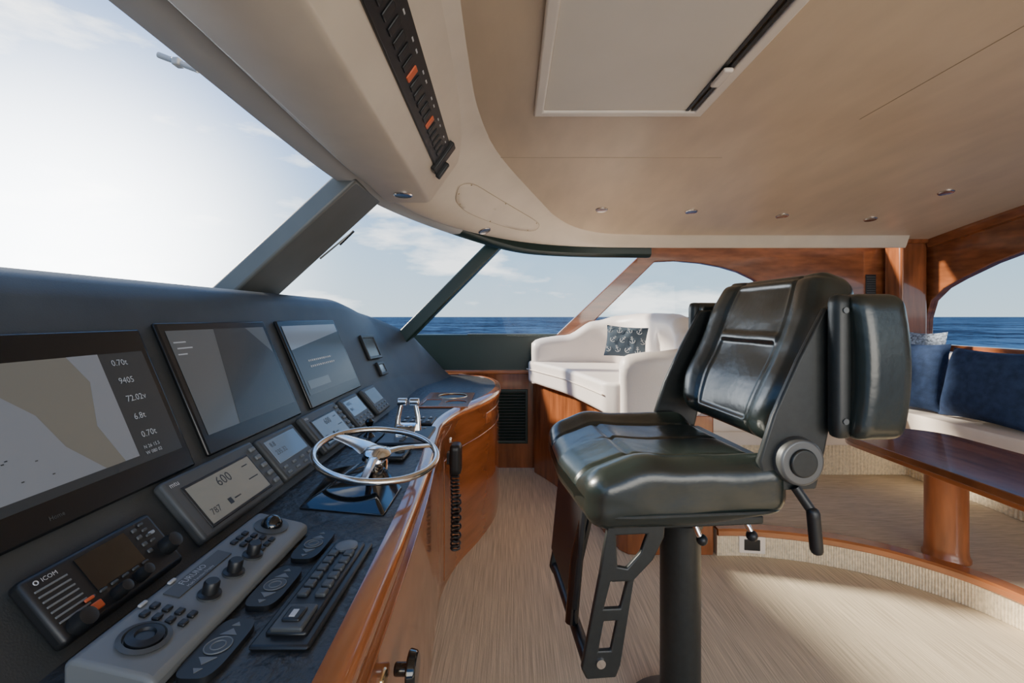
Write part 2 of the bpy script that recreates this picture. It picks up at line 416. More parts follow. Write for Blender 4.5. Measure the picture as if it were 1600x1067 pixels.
# --- displays
def display(Y0, Y1, name, label, h=.325, v0=.006):
    w = Y1-Y0
    t = thing(name, label, 'screen', fas((Y0+Y1)/2, v0), 'flush navigation displays on the dashboard')
    MB().prism([(-w/2,0),(w/2,0),(w/2,h),(-w/2,h)], 0.0005, .012).build('bezel', bezelm, t, bevel=.006)
    return t, w, h
def quad(name, parent, pts, m, z=.0125): return MB().prism(pts, z, z+.0006).build(name, m, parent)
t, w, h = display(.49, .985, 'chart_display', 'chart plotter display showing a map, nearest to the camera on dash', .315, .002)
sx0, sx1, sy0, sy1 = -w/2+.025, w/2-.02, .045, h-.050
quad('screen', t, [(sx0,sy0),(sx1,sy0),(sx1,sy1),(sx0,sy1)], screen_dk)
mx = sx1-.105
quad('chart', t, [(sx0,sy0+.015),(mx,sy0+.015),(mx,sy1),(sx0,sy1)], chart_l, .0133)
quad('chart_water', t, [(sx0,sy0+.015),(mx-.07,sy0+.015),(mx-.12,sy0+.07),(sx0+.20,sy0+.13),(sx0+.15,sy0+.18),(sx0+.10,sy1),(sx0,sy1)], chart_w, .0141)
quad('chart_inlet', t, [(mx-.03,sy0+.015),(mx,sy0+.015),(mx,sy1),(mx-.06,sy1),(mx-.035,sy0+.17),(mx-.055,sy0+.09)], chart_w, .0142)
for i, s_ in enumerate(['0.70t','9405','72.02v','6.8t','0.70t']):
    MB().text(s_, .0175, mx+.022, sy1-.026-i*.037, .0145).build('readout', glow, t)
MB().text('N 26 15.5', .0095, mx+.016, sy0+.024, .0145).build('readout', glow, t)
MB().text('W 080 02', .0095, mx+.016, sy0+.012, .0145).build('readout', glow, t)
MB().text('Home', .0095, -.06, .016, .0125).build('lettering', greydk, t)
for i in range(12):
    x = random.uniform(sx0+.06, mx-.15); y = random.uniform(sy0+.03, sy1-.08); MB().box((x,y,.0149),(.004,.0018,.0003)).build('sounding_mark', lcdink, t)
t, w, h = display(1.03, 1.487, 'radar_display', 'large grey display in the middle of the three dash screens')
sx0, sx1, sy0, sy1 = -w/2+.022, w/2-.022, .045, h-.022
quad('screen', t, [(sx0,sy0),(sx1,sy0),(sx1,sy1),(sx0,sy1)], screen_mid)
quad('painted_reflection', t, [(sx0+.12,sy0),(sx1,sy0),(sx1,sy0+.17),(sx1-.10,sy1),(sx0+.17,sy1)], screen_dk, .0133)  # dark reflected silhouette painted on as a flat shape
for x, y, L in ((.03,.03,.04),(.04,.045,.05),(.025,.06,.03)): MB().box((sx0+x,sy1-y,.0136),(L,.003,.0003)).build('readout', glow, t)
t, w, h = display(1.56, 2.07, 'sounder_display', 'display with painted window reflection along top, farthest of three dash screens')
sx0, sx1, sy0, sy1 = -w/2+.022, w/2-.022, .045, h-.022
quad('screen', t, [(sx0,sy0),(sx1,sy0),(sx1,sy1),(sx0,sy1)], screen_dk)
quad('painted_window_reflection', t, [(sx0,sy1-.09),(sx1,sy1-.035),(sx1,sy1),(sx0,sy1)], chart_w, .0133)  # bright window reflection painted across the top of the screen
quad('screen_bar', t, [(sx0+.02,sy0+.02),(sx0+.2,sy0+.02),(sx0+.2,sy0+.05),(sx0+.02,sy0+.05)], screen_mid, .0133)
for r_ in range(2):
    x = sx0+.09; mb = MB()
    for k in range(13):
        L = random.uniform(.008,.016); mb.box((x+L/2,.165-.022*r_,.0136),(L,.007,.0003)); x += L+.005
    mb.build('readout', glow, t)
for (Y, v, w_, h_, lab, lm) in ((2.44,.115,.22,.135,'square dark gauge with raised frame, upper of the pair right of screens',screen_dk),(2.46,.020,.12,.075,'small blue gauge beneath the larger square gauge on the dash',lcdblue)):
    rw = dash_row(Y); a, b = rw[3], rw[4]; dv = (b-a).normalized(); dq = dash_row(Y+.05)[3]-dash_row(Y-.05)[3]
    t = thing('dash_gauge', lab, 'gauge', frame(a+dv*(v+.0)+Vector((.004,0,.002)), dq, dv))
    MB().prism([(-w_/2,0),(w_/2,0),(w_/2,h_),(-w_/2,h_)], -.002, .012, [[(-w_/2+.016,.016),(w_/2-.016,.016),(w_/2-.016,h_-.016),(-w_/2+.016,h_-.016)]]).build('frame', black, t, bevel=.003)
    MB().box((0,h_/2,.004),(w_-.02,h_-.02,.006)).build('screen', lm, t)

# --- radio
t = thing('marine_radio', 'black marine radio with speaker grille and round knobs on low panel', 'radio', low(.70,.003))
w, h = .215, .105
MB().box((0,h/2,.013),(w,h,.024)).build('body', black, t, bevel=.008)
MB().box((.003,h*.62,.0262),(.085,.055,.002)).build('screen', blackgl, t)
for k in range(7): pb('grille_slot', t, (-.078,.080-.0085*k,.0255),(.044,.0028,.002), greypl, .0005)
MB().text('ICOM', .0085, -.085, .088, .0256).build('lettering', white, t)
MB().torus(.0028,.0007, c=(-.092,.091,.0258), n=16, k=5).build('emblem', white, t)
for kx, ky, kr in ((-.085,.014,.014),(-.02,.018,.010),(.022,.020,.010),(.092,.036,.015)):
    MB().lathe([(kr,.025),(kr,.034),(kr*.9,.038),(kr*.85,.046),(kr*.5,.047)], (kx,ky,0)).build('knob', black, t)
for k in range(4):
    pb('button', t, (.062,.045+.014*k,.0265),(.009,.007,.004), greydk); pb('button', t, (.078,.058+.011*k,.0265),(.010,.005,.004), greydk)
for k in range(6): pb('button', t, (-.052+.019*k,.034,.0265),(.012,.0045,.004), greydk)
pb('button', t, (-.052,.020,.0265),(.016,.012,.004), red); pb('button', t, (-.056,.034,.0275),(.014,.005,.003), red)
pb('button', t, (.085,.070,.0265),(.012,.006,.004), chart_w)

# --- engine monitors
def monitor(Y0, Y1, label, txt):
    w = Y1-Y0; h = .142
    t = thing('engine_monitor', label, 'engine monitor', low((Y0+Y1)/2,.004), 'engine monitors on low panel')
    MB().box((0,h/2,.013),(w,h,.024)).build('body', greydk, t, bevel=.008)
    lx0, lx1 = -w/2+.035, w/2-.055
    MB().box(((lx0+lx1)/2,.064,.0255),(lx1-lx0+.012,.100,.003)).build('surround', black, t, bevel=.002)
    MB().box(((lx0+lx1)/2,.064,.0268),(lx1-lx0,.088,.002)).build('screen', lcd, t)
    MB().text(txt[0], .032, lx0+(lx1-lx0)*.36, .078, .0282).build('readout', lcdink, t)
    MB().text(txt[1], .020, lx0+.012, .034, .0282).build('readout', lcdink, t)
    for x, y, a, b in ((lx0+.075,.04,.012,.014),(lx0+.10,.04,.022,.003),(lx1-.03,.058,.035,.0025),(lx1-.03,.092,.02,.0025)):
        MB().box((x,y,.0283),(a,b,.0003)).build('symbol', lcdink, t)
    MB().text('mtu', .015, -w/2+.012, .122, .0256).build('lettering', white, t)
    for k in range(5): pb('button', t, (w/2-.022,.022+.024*k,.027),(.020,.012,.007), greypl, .003)
monitor(.865, 1.165, 'engine monitor with grey readout screen beside the marine radio', ('600','787'))
monitor(1.435, 1.71, 'second engine monitor with button column, behind the steering wheel', ('600','79'))
def smallmon(Y0, Y1, label, lm, lines):
    w = Y1-Y0; h = .135
    t = thing('instrument_display', label, 'instrument', low((Y0+Y1)/2,.006), 'small square instruments on low panel')
    MB().box((0,h/2,.011),(w,h,.020)).build('body', greydk, t, bevel=.008)
    MB().box((0,h*.62,.0215),(w-.035,h*.52,.003)).build('screen', lm, t, bevel=.002)
    for i, s_ in enumerate(lines): MB().text(s_, .020, -w/2+.03, .097-.026*i, .0234).build('readout', lcdink, t)
    for k in range(4):
        pb('button', t, (-w/2+.028+k*(w-.056)/3,.034,.0215),(.016,.008,.006), greypl); pb('button', t, (-w/2+.028+k*(w-.056)/3,.017,.0215),(.016,.008,.006), greypl)
smallmon(1.19, 1.385, 'square instrument with pale screen and two button rows between engine monitors', lcdblue, ('8.8','235.32'))
smallmon(1.755, 1.945, 'square instrument with blue screen left of the dark blank one', lcdblue, ('HDG','041'))
smallmon(2.01, 2.19, 'square instrument with dark screen at far end of low panel', screen_mid, ())

# --- keyboard on the counter
t = thing('control_keyboard', 'long grey keyboard with trackball and knobs lying on the black counter', 'keyboard', ctr(-.474,.745) )
L, W = .41, .108
mb = MB(); rows = []
for x, zt in ((-L/2,.030),(L/2,.030)):
    rows.append([Vector((x,y,z)) for y, z in ((-W/2,0.001),(-W/2,.020),(-W/2+.012,.026),(W/2-.01,.046),(W/2,.04),(W/2,0.001))])
mb.loft(rows, ring=True, cap=True); mb.build('body', greypl, t, bevel=.007)
SL = Matrix.Translation((0,-W/2+.012,.0262)) @ Matrix.Rotation(math.atan2(.02,W-.022),4,'X')
def kb(name, c, d, m, b=.002):
    o = MB().box(c, d, SL).build(name, m, t, b); return o
MB().lathe([(.028,0),(.030,.003),(.024,.005),(.022,.001)], (-.155,.040,0), M=SL).build('dial_ring', greydk, t)
MB().lathe([(.021,0),(.021,.006),(.012,.008),(.010,.005)], (-.155,.040,0), M=SL).build('dial', black, t)
MB().lathe([(.030,0),(.031,.003),(.024,.005)], (.160,.042,0), M=SL).build('trackball_ring', greydk, t)
MB().sphere((.160,.042,.003), .020, M=SL).build('trackball', blackgl, t)
for kx in (-.055,.005,.06):
    MB().lathe([(.016,0),(.016,.004),(.011,.006),(.011,.020),(.009,.023)], (kx,.022,0), M=SL).build('knob', black, t)
    MB().lathe([(.0165,0),(.0165,.003)], (kx,.022,0), M=SL).build('knob_skirt', greydk, t)
for i in range(3):
    for j in range(4): kb('key', (.082+.017*i,.018+.017*j,.002),(.012,.010,.005), black)
for i in range(2):
    for j in range(4): kb('key', (-.118+.018*i,.016+.018*j,.002),(.012,.010,.005), black)
for kx in (-.10,-.045): kb('arrow_key', (kx-.002,.086,.002),(.014,.006,.004), printm)
MB().box((-.012,.066,.001),(.125,.024,.002), SL).build('name_strip', greydk, t)
MB().text('FURUNO', .0135, -.050, .066, .0024, M=SL).build('lettering', printm, t)
MB().text('Multi Function Display', .0065, -.050, .057, .0024, M=SL).build('lettering', printm, t)

# --- thruster pads
for i, (Y, lab) in enumerate(((.615,'rounded black arrow pad nearest the camera, beside the switch panel'),(.755,'rounded black arrow pad, middle of three along the counter'),(.892,'rounded black arrow pad farthest from the camera, by keyboard end'))):
    t = thing('arrow_pad', lab, 'switch pad', ctr(-.392+.004*i,Y), 'oval arrow pads on the counter')
    pts = []
    for k in range(40):
        a = 2*math.pi*k/40; c, s_ = math.cos(a), math.sin(a)
        pts.append((.056*math.copysign(abs(c)**.5,c), .026*math.copysign(abs(s_)**.5,s_)))
    MB().prism(pts, 0.0005, .009).build('body', black, t, bevel=.004)
    MB().lathe([(.017,.009),(.017,.0098)]).build('ring', greydk, t)
    mb = MB(); mb.torus(.0165,.0009, c=(0,0,.010), n=32, k=6); mb.torus(.009,.0009, c=(0,0,.010), n=24, k=6)
    mb.build('ring_print', greypl, t)
    for sg in (-1,1):
        MB().prism([(sg*.034,0),(sg*.021,.012),(sg*.021,-.012)], .0088, .0098).build('arrow', greypl, t)
        MB().prism([(sg*.048,.0),(sg*.040,.006),(sg*.040,-.006)], .0088, .0098).build('arrow', greypl, t)
# --- switch panel
t = thing('switch_panel', 'flat black switch panel with two rows of square buttons by teak edge', 'switch panel', ctr(-.312,.757))
MB().box((0,0,.0045),(.285,.082,.008)).build('base', black, t, bevel=.006)
MB().box((.005,.0,.010),(.255,.058,.008)).build('raised_panel', black, t, bevel=.004)
for i in range(6):
    for j in (-1,1): pb('button', t, (-.035+.024*i,.014*j,.016),(.017,.017,.008), greydk, .003)
MB().lathe([(.020,.013),(.020,.018),(.016,.019)], (.112,0,0)).build('gauge', greypl, t)
MB().box((-.095,0,.016),(.055,.045,.008)).build('breaker_frame', greydk, t, bevel=.003)
MB().box((-.095,0,.021),(.03,.026,.006)).build('rocker', black, t, bevel=.003)
MB().box((-.097,.0,.0243),(.016,.008,.001)).build('mark', white, t)

# --- steering wheel
WO = Vector((-.41,1.19,.752))
t = thing('steering_wheel', 'chrome-rimmed steering wheel on a black pedestal set in the counter', 'steering wheel', WO)
rows = [[Vector(p)-WO for p in r] for r in (
  [(-.50,1.07,.753),(-.285,1.03,.753),(-.285,1.21,.753),(-.53,1.35,.753)],
  [(-.48,1.095,.768),(-.305,1.06,.768),(-.305,1.21,.768),(-.505,1.32,.768)],
  [(-.43,1.15,.792),(-.335,1.12,.792),(-.33,1.23,.792),(-.43,1.28,.792)],
  [(-.405,1.20,.806),(-.36,1.19,.806),(-.355,1.245,.806),(-.405,1.26,.806)])]
MB().loft(rows, ring=True, cap=True).build('pedestal', blackgl, t, bevel=.006)
H = Vector((-.367,1.255,.830))-WO; nrm = Vector((.13,-.13,1)).normalized()
u = Vector((0,1,0)); u = (u-nrm*u.dot(nrm)).normalized(); WM = frame(H, u, nrm.cross(u))
MB().lathe([(.034,-.05),(.030,-.02),(.024,-.008)], M=WM).build('column', chrome, t)
MB().lathe([(.020,-.012),(.036,-.006),(.038,.002),(.030,.010),(.012,.014),(.004,.015)], M=WM).build('hub', satin, t)
MB().torus(.161,.0086, M=WM, n=72, k=14).build('rim', satin, t)
for a, sw in ((62,1.25), (185,.5), (305,.5)):
    a = math.radians(a); d = Vector((math.cos(a),math.sin(a),0)); sd = Vector((-d.y,d.x,0))
    rows = []
    for r_, w_, z_ in ((.025,.030,.0),(.06,.025,.004),(.11,.020,.003),(.155,.017,0)):
        rows.append([d*r_+sd*w_*sw*a_+Vector((0,0,z_+b_*.004)) for a_, b_ in ((-1,0),(-.6,1),(.6,1),(1,0),(.6,-1),(-.6,-1))])
    MB().loft(rows, ring=True, cap=True, M=WM).build('spoke', satin, t)

# --- throttle
t = thing('throttle_control', 'chrome twin-lever throttle on black base behind the steering wheel', 'throttle', ctr(-.385,1.70))
MB().box((0,0,.0085),(.25,.17,.016)).build('base', black, t, bevel=.007)
mb = MB(); rows = []
for y in (-.035,.035):
    rows.append([Vector((.05*math.cos(a),y,.012+.045*math.sin(a))) for a in [math.pi*k/12 for k in range(13)]])
mb.loft(rows, ring=True, cap=True).build('housing', chrome, t, bevel=.003)
for s_ in (-1,1):
    l = MB().tube([(0,.040*s_,.03),(.006,.036*s_,.08),(.012,.026*s_,.125)], [.010,.009,.008], 12).build('lever', chrome, t)
    MB().cyl((.012,.004*s_,.132),(.012,.040*s_,.132),.014).build('handle', chrome, l, bevel=.004)
for k in range(3): pb('button', t, (-.095+.02*k,.0,.018),(.014,.014,.006), greydk)
for k in range(4): pb('indicator', t, (.09,-.045+.03*k,.0175),(.02,.012,.004), greypl)
t = thing('joystick', 'short black joystick on a square pad left of the chrome throttle', 'joystick', ctr(-.520,1.66))
MB().box((0,0,.0065),(.17,.08,.012)).build('base', black, t, bevel=.006)
MB().lathe([(.022,.012),(.016,.02),(.008,.028),(.008,.05),(.014,.056),(.016,.068),(.008,.076)], (.02,0,0)).build('stick', blackgl, t)
for k in range(2): pb('button', t, (-.06+.03*k,0,.014),(.018,.018,.006), greydk)
t = thing('keypad', 'small black keypad with pale legends between throttle and cup tray', 'keypad', ctr(-.40,1.96))
MB().box((0,0,.0065),(.13,.14,.012)).build('base', black, t, bevel=.006)
for i in range(2):
    for k in range(4): pb('key', t, (-.03+.06*i,-.05+.033*k,.013),(.035,.02,.006), greydk)
for i in range(2):
    for k in range(4): pb('legend', t, (-.03+.06*i,-.05+.033*k,.0163),(.016,.006,.0012), white, 0)
t = thing('control_pod', 'low black control pod with chrome cap in front of the throttle', 'control pod', ctr(-.40,1.48))
MB().box((0,0,.0085),(.12,.13,.016)).build('base', black, t, bevel=.007)
MB().lathe([(.03,.016),(.03,.022),(.022,.028),(.01,.03)], (0,.02,0)).build('cap', chrome, t)
MB().lathe([(.016,.016),(.016,.022),(.010,.024)], (0,-.04,0)).build('knob', greydk, t)
# --- cup tray
t = thing('cup_holder_tray', 'rectangular teak cup tray with two round wells on the counter', 'cup holder', ctr(-.345,2.47))
cir = lambda cx, cy, r: [(cx+r*math.cos(2*math.pi*k/28), cy+r*math.sin(2*math.pi*k/28)) for k in range(28)]
HW = [cir(.095,-.015,.078),cir(-.085,-.055,.055),[(-.185,.025),(-.01,.025),(-.01,.11),(-.185,.11)]]
MB().prism([(-.21,-.13),(.21,-.13),(.21,.13),(-.21,.13)], .001, .008, HW).build('tray', wood, t, bevel=.002)
for c_ in ((.095,-.015,.077),(-.085,-.055,.054)): MB().prism(cir(*c_), .001, .003).build('well', black, t)
MB().torus(.079,.003,c=(.095,-.015,.008)).build('ring', brass, t)
MB().box((-.0975,.0675,.003),(.172,.082,.003)).build('coin_dish', black, t, bevel=.001)
# --- radio handset on teak front
hx, hy = -.286, 2.03
t = thing('radio_handset', 'black radio microphone with coiled cord hanging on the teak front', 'handset', (hx,hy,.55))
pb('bracket', t, (.008,0,.03),(.016,.04,.05), black, .003)
MB().rgrid((.040,-.012,.030),(.050,.078,.135),.018,10).build('microphone', black, t)
MB().box((.016,-.005,.108),(.012,.03,.02)).build('clip', chrome, t, bevel=.003)
cp = []
for i in range(560):
    s_ = i/559; a = s_*2*math.pi*27
    if s_ < .68: q = s_/.68; z = -.03-.325*q; y = -.02+.025*math.sin(q*math.pi)
    elif s_ < .80: q = (s_-.68)/.12; z = -.355-.022*math.sin(q*math.pi); y = -.02+.075*q
    else: q = (s_-.80)/.20; z = -.355+.20*q; y = .055+.015*math.sin(q*math.pi)
    cp.append((.036+.017*math.cos(a), y+.017*math.sin(a), z))
MB().tube(cp, .0044, 6).build('coiled_cord', black, t)

# ------------------------------------------------------------------ overhead
oc = thing('overhead_console', 'pale overhead box along the windshield carrying the black switch strip', 'overhead console', (-.40,.9,1.69))
OO = Vector((-.40,.9,1.69))
rows = []
for Y in (-.6,0,.5,1.0,1.5,2.0):
    dx = -.024*(Y-.5)
    rows.append([Vector((x,Y,z))-OO for x, z in ((-.545,1.699),(-.535,1.694),(-.335+dx,1.694),(-.318+dx,1.70),(-.15+dx,1.935),(-.12+dx,1.949),(-.5,1.949))])
MB().loft(rows, ring=True, cap=True).build('body', valm, oc, bevel=.006)
OM = frame(Vector((-.318-.024*(1.15-.5),1.15,1.70))-OO, (-.024,1,0), (.168,0,.235))
MB().box((-.02,.138,.002),(1.20,.100,.012), OM).build('switch_strip', black, oc, bevel=.003)
for i in range(24):
    m_ = red if i in (12,18) else black
    MB().box((-.575+.0475*i,.133,.009),(.026,.040,.006), OM).build('rocker_switch', m_, oc, bevel=.003)
for i in range(24):
    if i%3: MB().box((-.575+.0475*i,.169,.0083),(.016,.004,.001), OM).build('legend_mark', white, oc)
MB().box((.60,.135,.010),(.055,.13,.022), OM).build('latch', black, oc, bevel=.005)
MB().box((.635,.10,.026),(.022,.07,.020), OM).build('latch_tab', black, oc, bevel=.005)
# access cover on the valance, laid on its real surface
CAMP = Vector((0,0,CZ))
def cove(px, py):
    d = (P(px,py,1)-CAMP).normalized(); h_ = VAL.ray_cast(CAMP, d)
    return (h_[0], h_[1] if h_[1].dot(d) < 0 else -h_[1])
oc_px = [Vector(q) for q in catmull([(712,300),(718,288),(738,286),(770,304),(805,325),(838,345),(843,354),(832,361),(805,358),(765,346),(728,330),(712,314),(712,300)], 5)[:-1]]
cpx = sum(oc_px, Vector((0,0)))/len(oc_px)
cen = cove(*cpx)[0]
t = thing('access_cover', 'long rounded access cover screwed to the curved pale valance', 'access cover', cen)
rows = []
for s_ in (1,.98,.8,.6,.4,.2,.03):
    r_ = []
    for q in oc_px:
        h_ = cove(*(cpx+(q-cpx)*s_)); r_.append(h_[0]+h_[1]*(0 if s_ == 1 else .004)-cen)
    rows.append(r_)
MB().loft(rows, ring=True).build('cover', valm, t, ang=60)
MB().tube(rows[1], .0014, 6, closed=True).build('edge', seamm, t)
for k in range(0, len(oc_px), 9):
    h_ = cove(*(cpx+(oc_px[k]-cpx)*.93)); MB().sphere(h_[0]+h_[1]*.004-cen, .004, n=8).build('screw', brass, t)
# hatch
t = thing('ceiling_hatch', 'large pale rectangular roof hatch with dark sliding track on one side', 'hatch', (.385,1.30,1.95))
def rect(x0,x1,y0,y1): return [(x0,y0),(x1,y0),(x1,y1),(x0,y1)]
MB().prism(rect(-.305,.305,-.43,.385), -.02, -.0005, [rect(-.272,.272,-.40,.352)]).build('frame', hatchf, t, bevel=.006)
MB().box((-.012,-.024,-.006),(.52,.745,.008)).build('panel', hatchm, t, bevel=.003)
for k, x in enumerate((.242,.262)): MB().box((x,-.024,-.010),(.010,.745,.008)).build('track', black, t)
MB().box((.252,.10,-.024),(.030,.10,.014)).build('handle', hatchf, t, bevel=.006)
# downlights
def solve(px, py):
    lo, hi = .5, 3.35
    for _ in range(40):
        m_ = (lo+hi)/2
        if (ceilz(m_)-CZ)*F/m_ > HY-py: lo = m_
        else: hi = m_
    return Vector(((px-HX)/F*lo, lo, ceilz(lo)))
lights = [((940,327),'recessed ceiling downlight nearest the windshield end of the headliner row'),((1080,330),'recessed ceiling downlight above the cream companion seat back'),((1222,337),'recessed ceiling downlight above the helm chair headrest'),((1360,342),'recessed ceiling downlight near the teak corner post'),((1478,300),'recessed ceiling downlight above the navy cushions, set apart from the row')]
def downlight(p, lab, M=None, lm=lensdk):
    t = thing('downlight', lab, 'ceiling light', M if M else Matrix.Translation(p), 'recessed downlights overhead')
    MB().lathe([(.025,.002),(.038,.002),(.038,-.004),(.034,-.008),(.026,-.006)]).build('ring', ringm, t)
    MB().lathe([(.026,.0015),(.026,-.004),(.010,-.003)]).build('lens', lm, t)
for (px_, lab) in lights:
    p = solve(*px_); s_ = (ceilz(p.y+.02)-ceilz(p.y-.02))/.04
    downlight(p, lab, Matrix.Translation(p) @ Matrix.Rotation(math.atan(s_),4,'X'))
downlight(Vector((-.438,1.856,1.694)), 'round downlight under the corner of overhead console', None, lens_m)
p, nv = cove(757,360); q_ = Vector((0,0,-1)).rotation_difference(nv)
downlight(p, 'round downlight in the curved valance below the access cover', Matrix.Translation(p) @ q_.to_matrix().to_4x4(), lens_m)

# outside fittings
a, b = P(500,404,2.06), P(551,362,2.06)
t = thing('windshield_wiper', 'thin black wiper arm lying outside beside the wide grey windshield post', 'wiper', a)
MB().tube([a-a, (b-a)], [.005,.003], 8).build('arm', frame_m, t)
MB().tube([(b-a)*.55+Vector((.008,0,-.004)), (b-a)*1.0+Vector((.006,0,.004))], .006, 8).build('blade', blackgl, t)
a = P(310,110,1.08)
t = thing('roof_rod', 'short pale rod projecting outside above the windshield', 'rod', a)
MB().tube([(0.0,0,0.0),P(248,86,1.08)-a],.007,10).build('rod', framelt, t)
MB().box(tuple((P(278,98,1.08)-a)),(.018,.024,.018)).build('clamp', framelt, t, bevel=.004)

# ------------------------------------------------------------------ companion seat
SO = Vector((.65,2.95,0))
t = thing('companion_seat', 'cream leather companion seat with rolled back on a teak base', 'sofa', (.65,2.90,0))
fr = catmull([(.17,3.61),(.29,3.36),(.39,3.09),(.48,2.75),(.55,2.42)], 6)
bp = [tuple(p) for p in fr]+[(.585,2.375),(.64,2.368),(1.01,2.368),(1.02,2.38),(1.02,3.61)]
MB().prism([(p[0]-SO.x,p[1]-SO.y) for p in bp], 0.001, .70).build('base', woodv, t, bevel=.004)
fr2 = catmull([(.12,3.60),(.22,3.34),(.33,3.05),(.41,2.72),(.47,2.42)], 6)
sp = [tuple(p) for p in fr2]+[(.53,2.37),(.96,2.37),(.99,3.55),(.5,3.60)]
MB().prism([(p[0]-SO.x,p[1]-SO.y) for p in sp], .70, .865).build('seat_cushion', cream, t, bevel=.045, seg=5)
path = catmull([(.15,3.555),(.40,3.56),(.62,3.535),(.79,3.46),(.91,3.30),(.95,3.1),(.96,2.8),(.95,2.60),(.92,2.46),(.85,2.385),(.70,2.37),(.545,2.375)], 6)
hts = [1.03,1.06,1.17,1.21,1.225,1.225,1.22,1.20,1.12,1.04,1.025,1.005]
ths = [.068,.075,.08,.082,.085,.085,.085,.08,.07,.062,.058,.056]
pn = normals2(path); rows = []
for i, (p, n) in enumerate(zip(path, pn)):
    q = i/6; k = min(int(q), len(hts)-2); f_ = q-k; f_ = f_*f_*(3-2*f_)
    ht = lerp(hts[k],hts[k+1],f_); th = lerp(ths[k],ths[k+1],f_)
    if i in (0, len(path)-1): th *= .55; ht -= .03
    if i in (1, len(path)-2): th *= .9; ht -= .008
    rw = []
    for a_, z_ in ((-.95,.70),(-.95,.78),(-.95,.9)): rw.append((a_*th*.9, min(z_,ht-.08)))
    for k2_ in range(11):
        an = math.pi-math.pi*k2_/10; rw.append((th*math.cos(an), ht-.065+.065*math.sin(an)))
    rw += [(th*.95,.84),(th*.95,.70)]
    rows.append([Vector((*(p+n*a_), z_))-SO for a_, z_ in rw])
MB().loft(rows, ring=True, cap=True).build('back', cream, t, ang=60)
MB().tube([Vector((p.x-.006,p.y,.80))-SO for p in fr2], .004, 6).build('piping', creamd, t)

def pillow(w, h, th, n=22):
    def z(u, v): return th/2*max(0,(1-u**4)*(1-v**4))**.55
    vs = []; fs = []
    for sg in (1,-1):
        for i in range(n+1):
            for j in range(n+1):
                u_ = -1+2*i/n; v_ = -1+2*j/n
                k_ = 1-.07*((1-u_*u_)*v_*v_+(1-v_*v_)*u_*u_)
                wr = .010*noise.noise(Vector((u_*2.2,v_*2.2,sg*2+w*9)))
                vs.append(Vector((u_*w/2*k_, v_*h/2*k_, sg*z(u_,v_)+wr*(1-u_**4)*(1-v_**4))))
    N = (n+1)**2
    for b_ in (0,N):
        for i in range(n):
            for j in range(n): fs.append((b_+i*(n+1)+j, b_+i*(n+1)+j+1, b_+(i+1)*(n+1)+j+1, b_+(i+1)*(n+1)+j))
    return MB().add(vs, fs), z
# anchor cushion
pc = P(978,534,2.84)
PM = frame(pc, (.93,-.35,-.02), (.20,.16,.95))
t = thing('anchor_cushion', 'slate blue throw cushion printed with white anchors on cream seat', 'cushion', PM)
W_, H_ = .255, .195
mb, zf = pillow(W_, H_, .11); mb.build('cover', navygr, t)
for i in range(4):
    for j in range(3):
        x = (-.33+.22*i+(.09 if j%2 else 0)-.02)*W_*1.05; y = (-.30+.30*j)*H_
        if abs(x) > W_*.43: continue
        z0 = zf(2*x/W_, 2*y/H_)+.006; R_ = Matrix.Translation((x,y,z0)) @ Matrix.Rotation(random.uniform(-.9,.9),4,'Z')
        mb = MB()
        mb.tube([(0,-.016,0),(0,.016,0)], .0015, 6, R_); mb.tube([(-.009,.010,0),(.009,.010,0)], .0013, 6, R_)
        mb.torus(.0042,.0011, R_, 14, 5, (0,.021,0))
        mb.tube([(.015*math.cos(a_),.0+.015*math.sin(a_),-.001) for a_ in [math.pi+math.pi*k/10 for k in range(11)]], .0015, 6, R_)
        mb.build('anchor_print', anchw, t)

# ------------------------------------------------------------------ settee, cushions, table
t = thing('settee', 'low cream settee running around the raised corner behind table', 'sofa', (2.8,3.2,.128))
TO = Vector((2.8,3.2,.128))
def tp(mb): mb.v = [p-TO for p in mb.v]; return mb
lp = [(2.68,-.4),(3.08,-.4),(3.08,3.39),(2.86,3.39),(2.86,3.53),(1.08,3.53),(1.08,3.13),(2.68,3.13)]
tp(MB().prism(lp, .129, .43)).build('base', creamd, t)
rb = resample([Vector(q) for q in ((1.09,3.128),(2.678,3.128))], .006)
rb2 = resample([Vector(q) for q in ((2.678,3.128),(2.678,-.4))], .006)
for r_, dn in ((rb, Vector((0,-1))), (rb2, Vector((-1,0)))):
    tp(MB().loft([[Vector((*(p+dn*(.004+.003*math.sin(i*math.pi/2))), z)) for z in (.13,.33)] for i, p in enumerate(r_)])).build('ribbed_skirt', rope, t, ang=80)
tp(MB().prism([(2.62,-.4),(3.07,-.4),(3.07,3.38),(2.62,3.38)], .43, .565)).build('seat_cushion', creamd, t, bevel=.035, seg=4)
tp(MB().prism([(1.08,3.07),(2.61,3.07),(2.61,3.52),(1.08,3.52)], .43, .565)).build('seat_cushion', creamd, t, bevel=.035, seg=4)
tp(MB().prism([(2.95,-.4),(3.08,-.4),(3.08,3.36),(2.95,3.36)], .57, .96)).build('back_cushion', creamd, t, bevel=.05, seg=4)
tp(MB().prism([(1.08,3.40),(2.80,3.40),(2.80,3.53),(1.08,3.53)], .57, .96)).build('back_cushion', creamd, t, bevel=.05, seg=4)
def cushion(name, lab, c, u, v, w, h, th, m):
    mb, _ = pillow(w, h, th); o = mb.build(name, m); o.matrix_world = frame(c, u, v)
    return tag(o, lab, 'cushion', 'loose cushions on the settee')
cushion('throw_cushion', 'large navy cushion leaning on settee back, nearest the camera', (2.80,2.70,.79), (.05,-1,0), (.24,0,.96), .52, .44, .18, navy)
cushion('throw_cushion', 'navy cushion tucked beside the larger navy one in the corner', (2.76,3.13,.80), (.30,-.95,0), (.20,.08,.96), .32, .46, .13, navy)
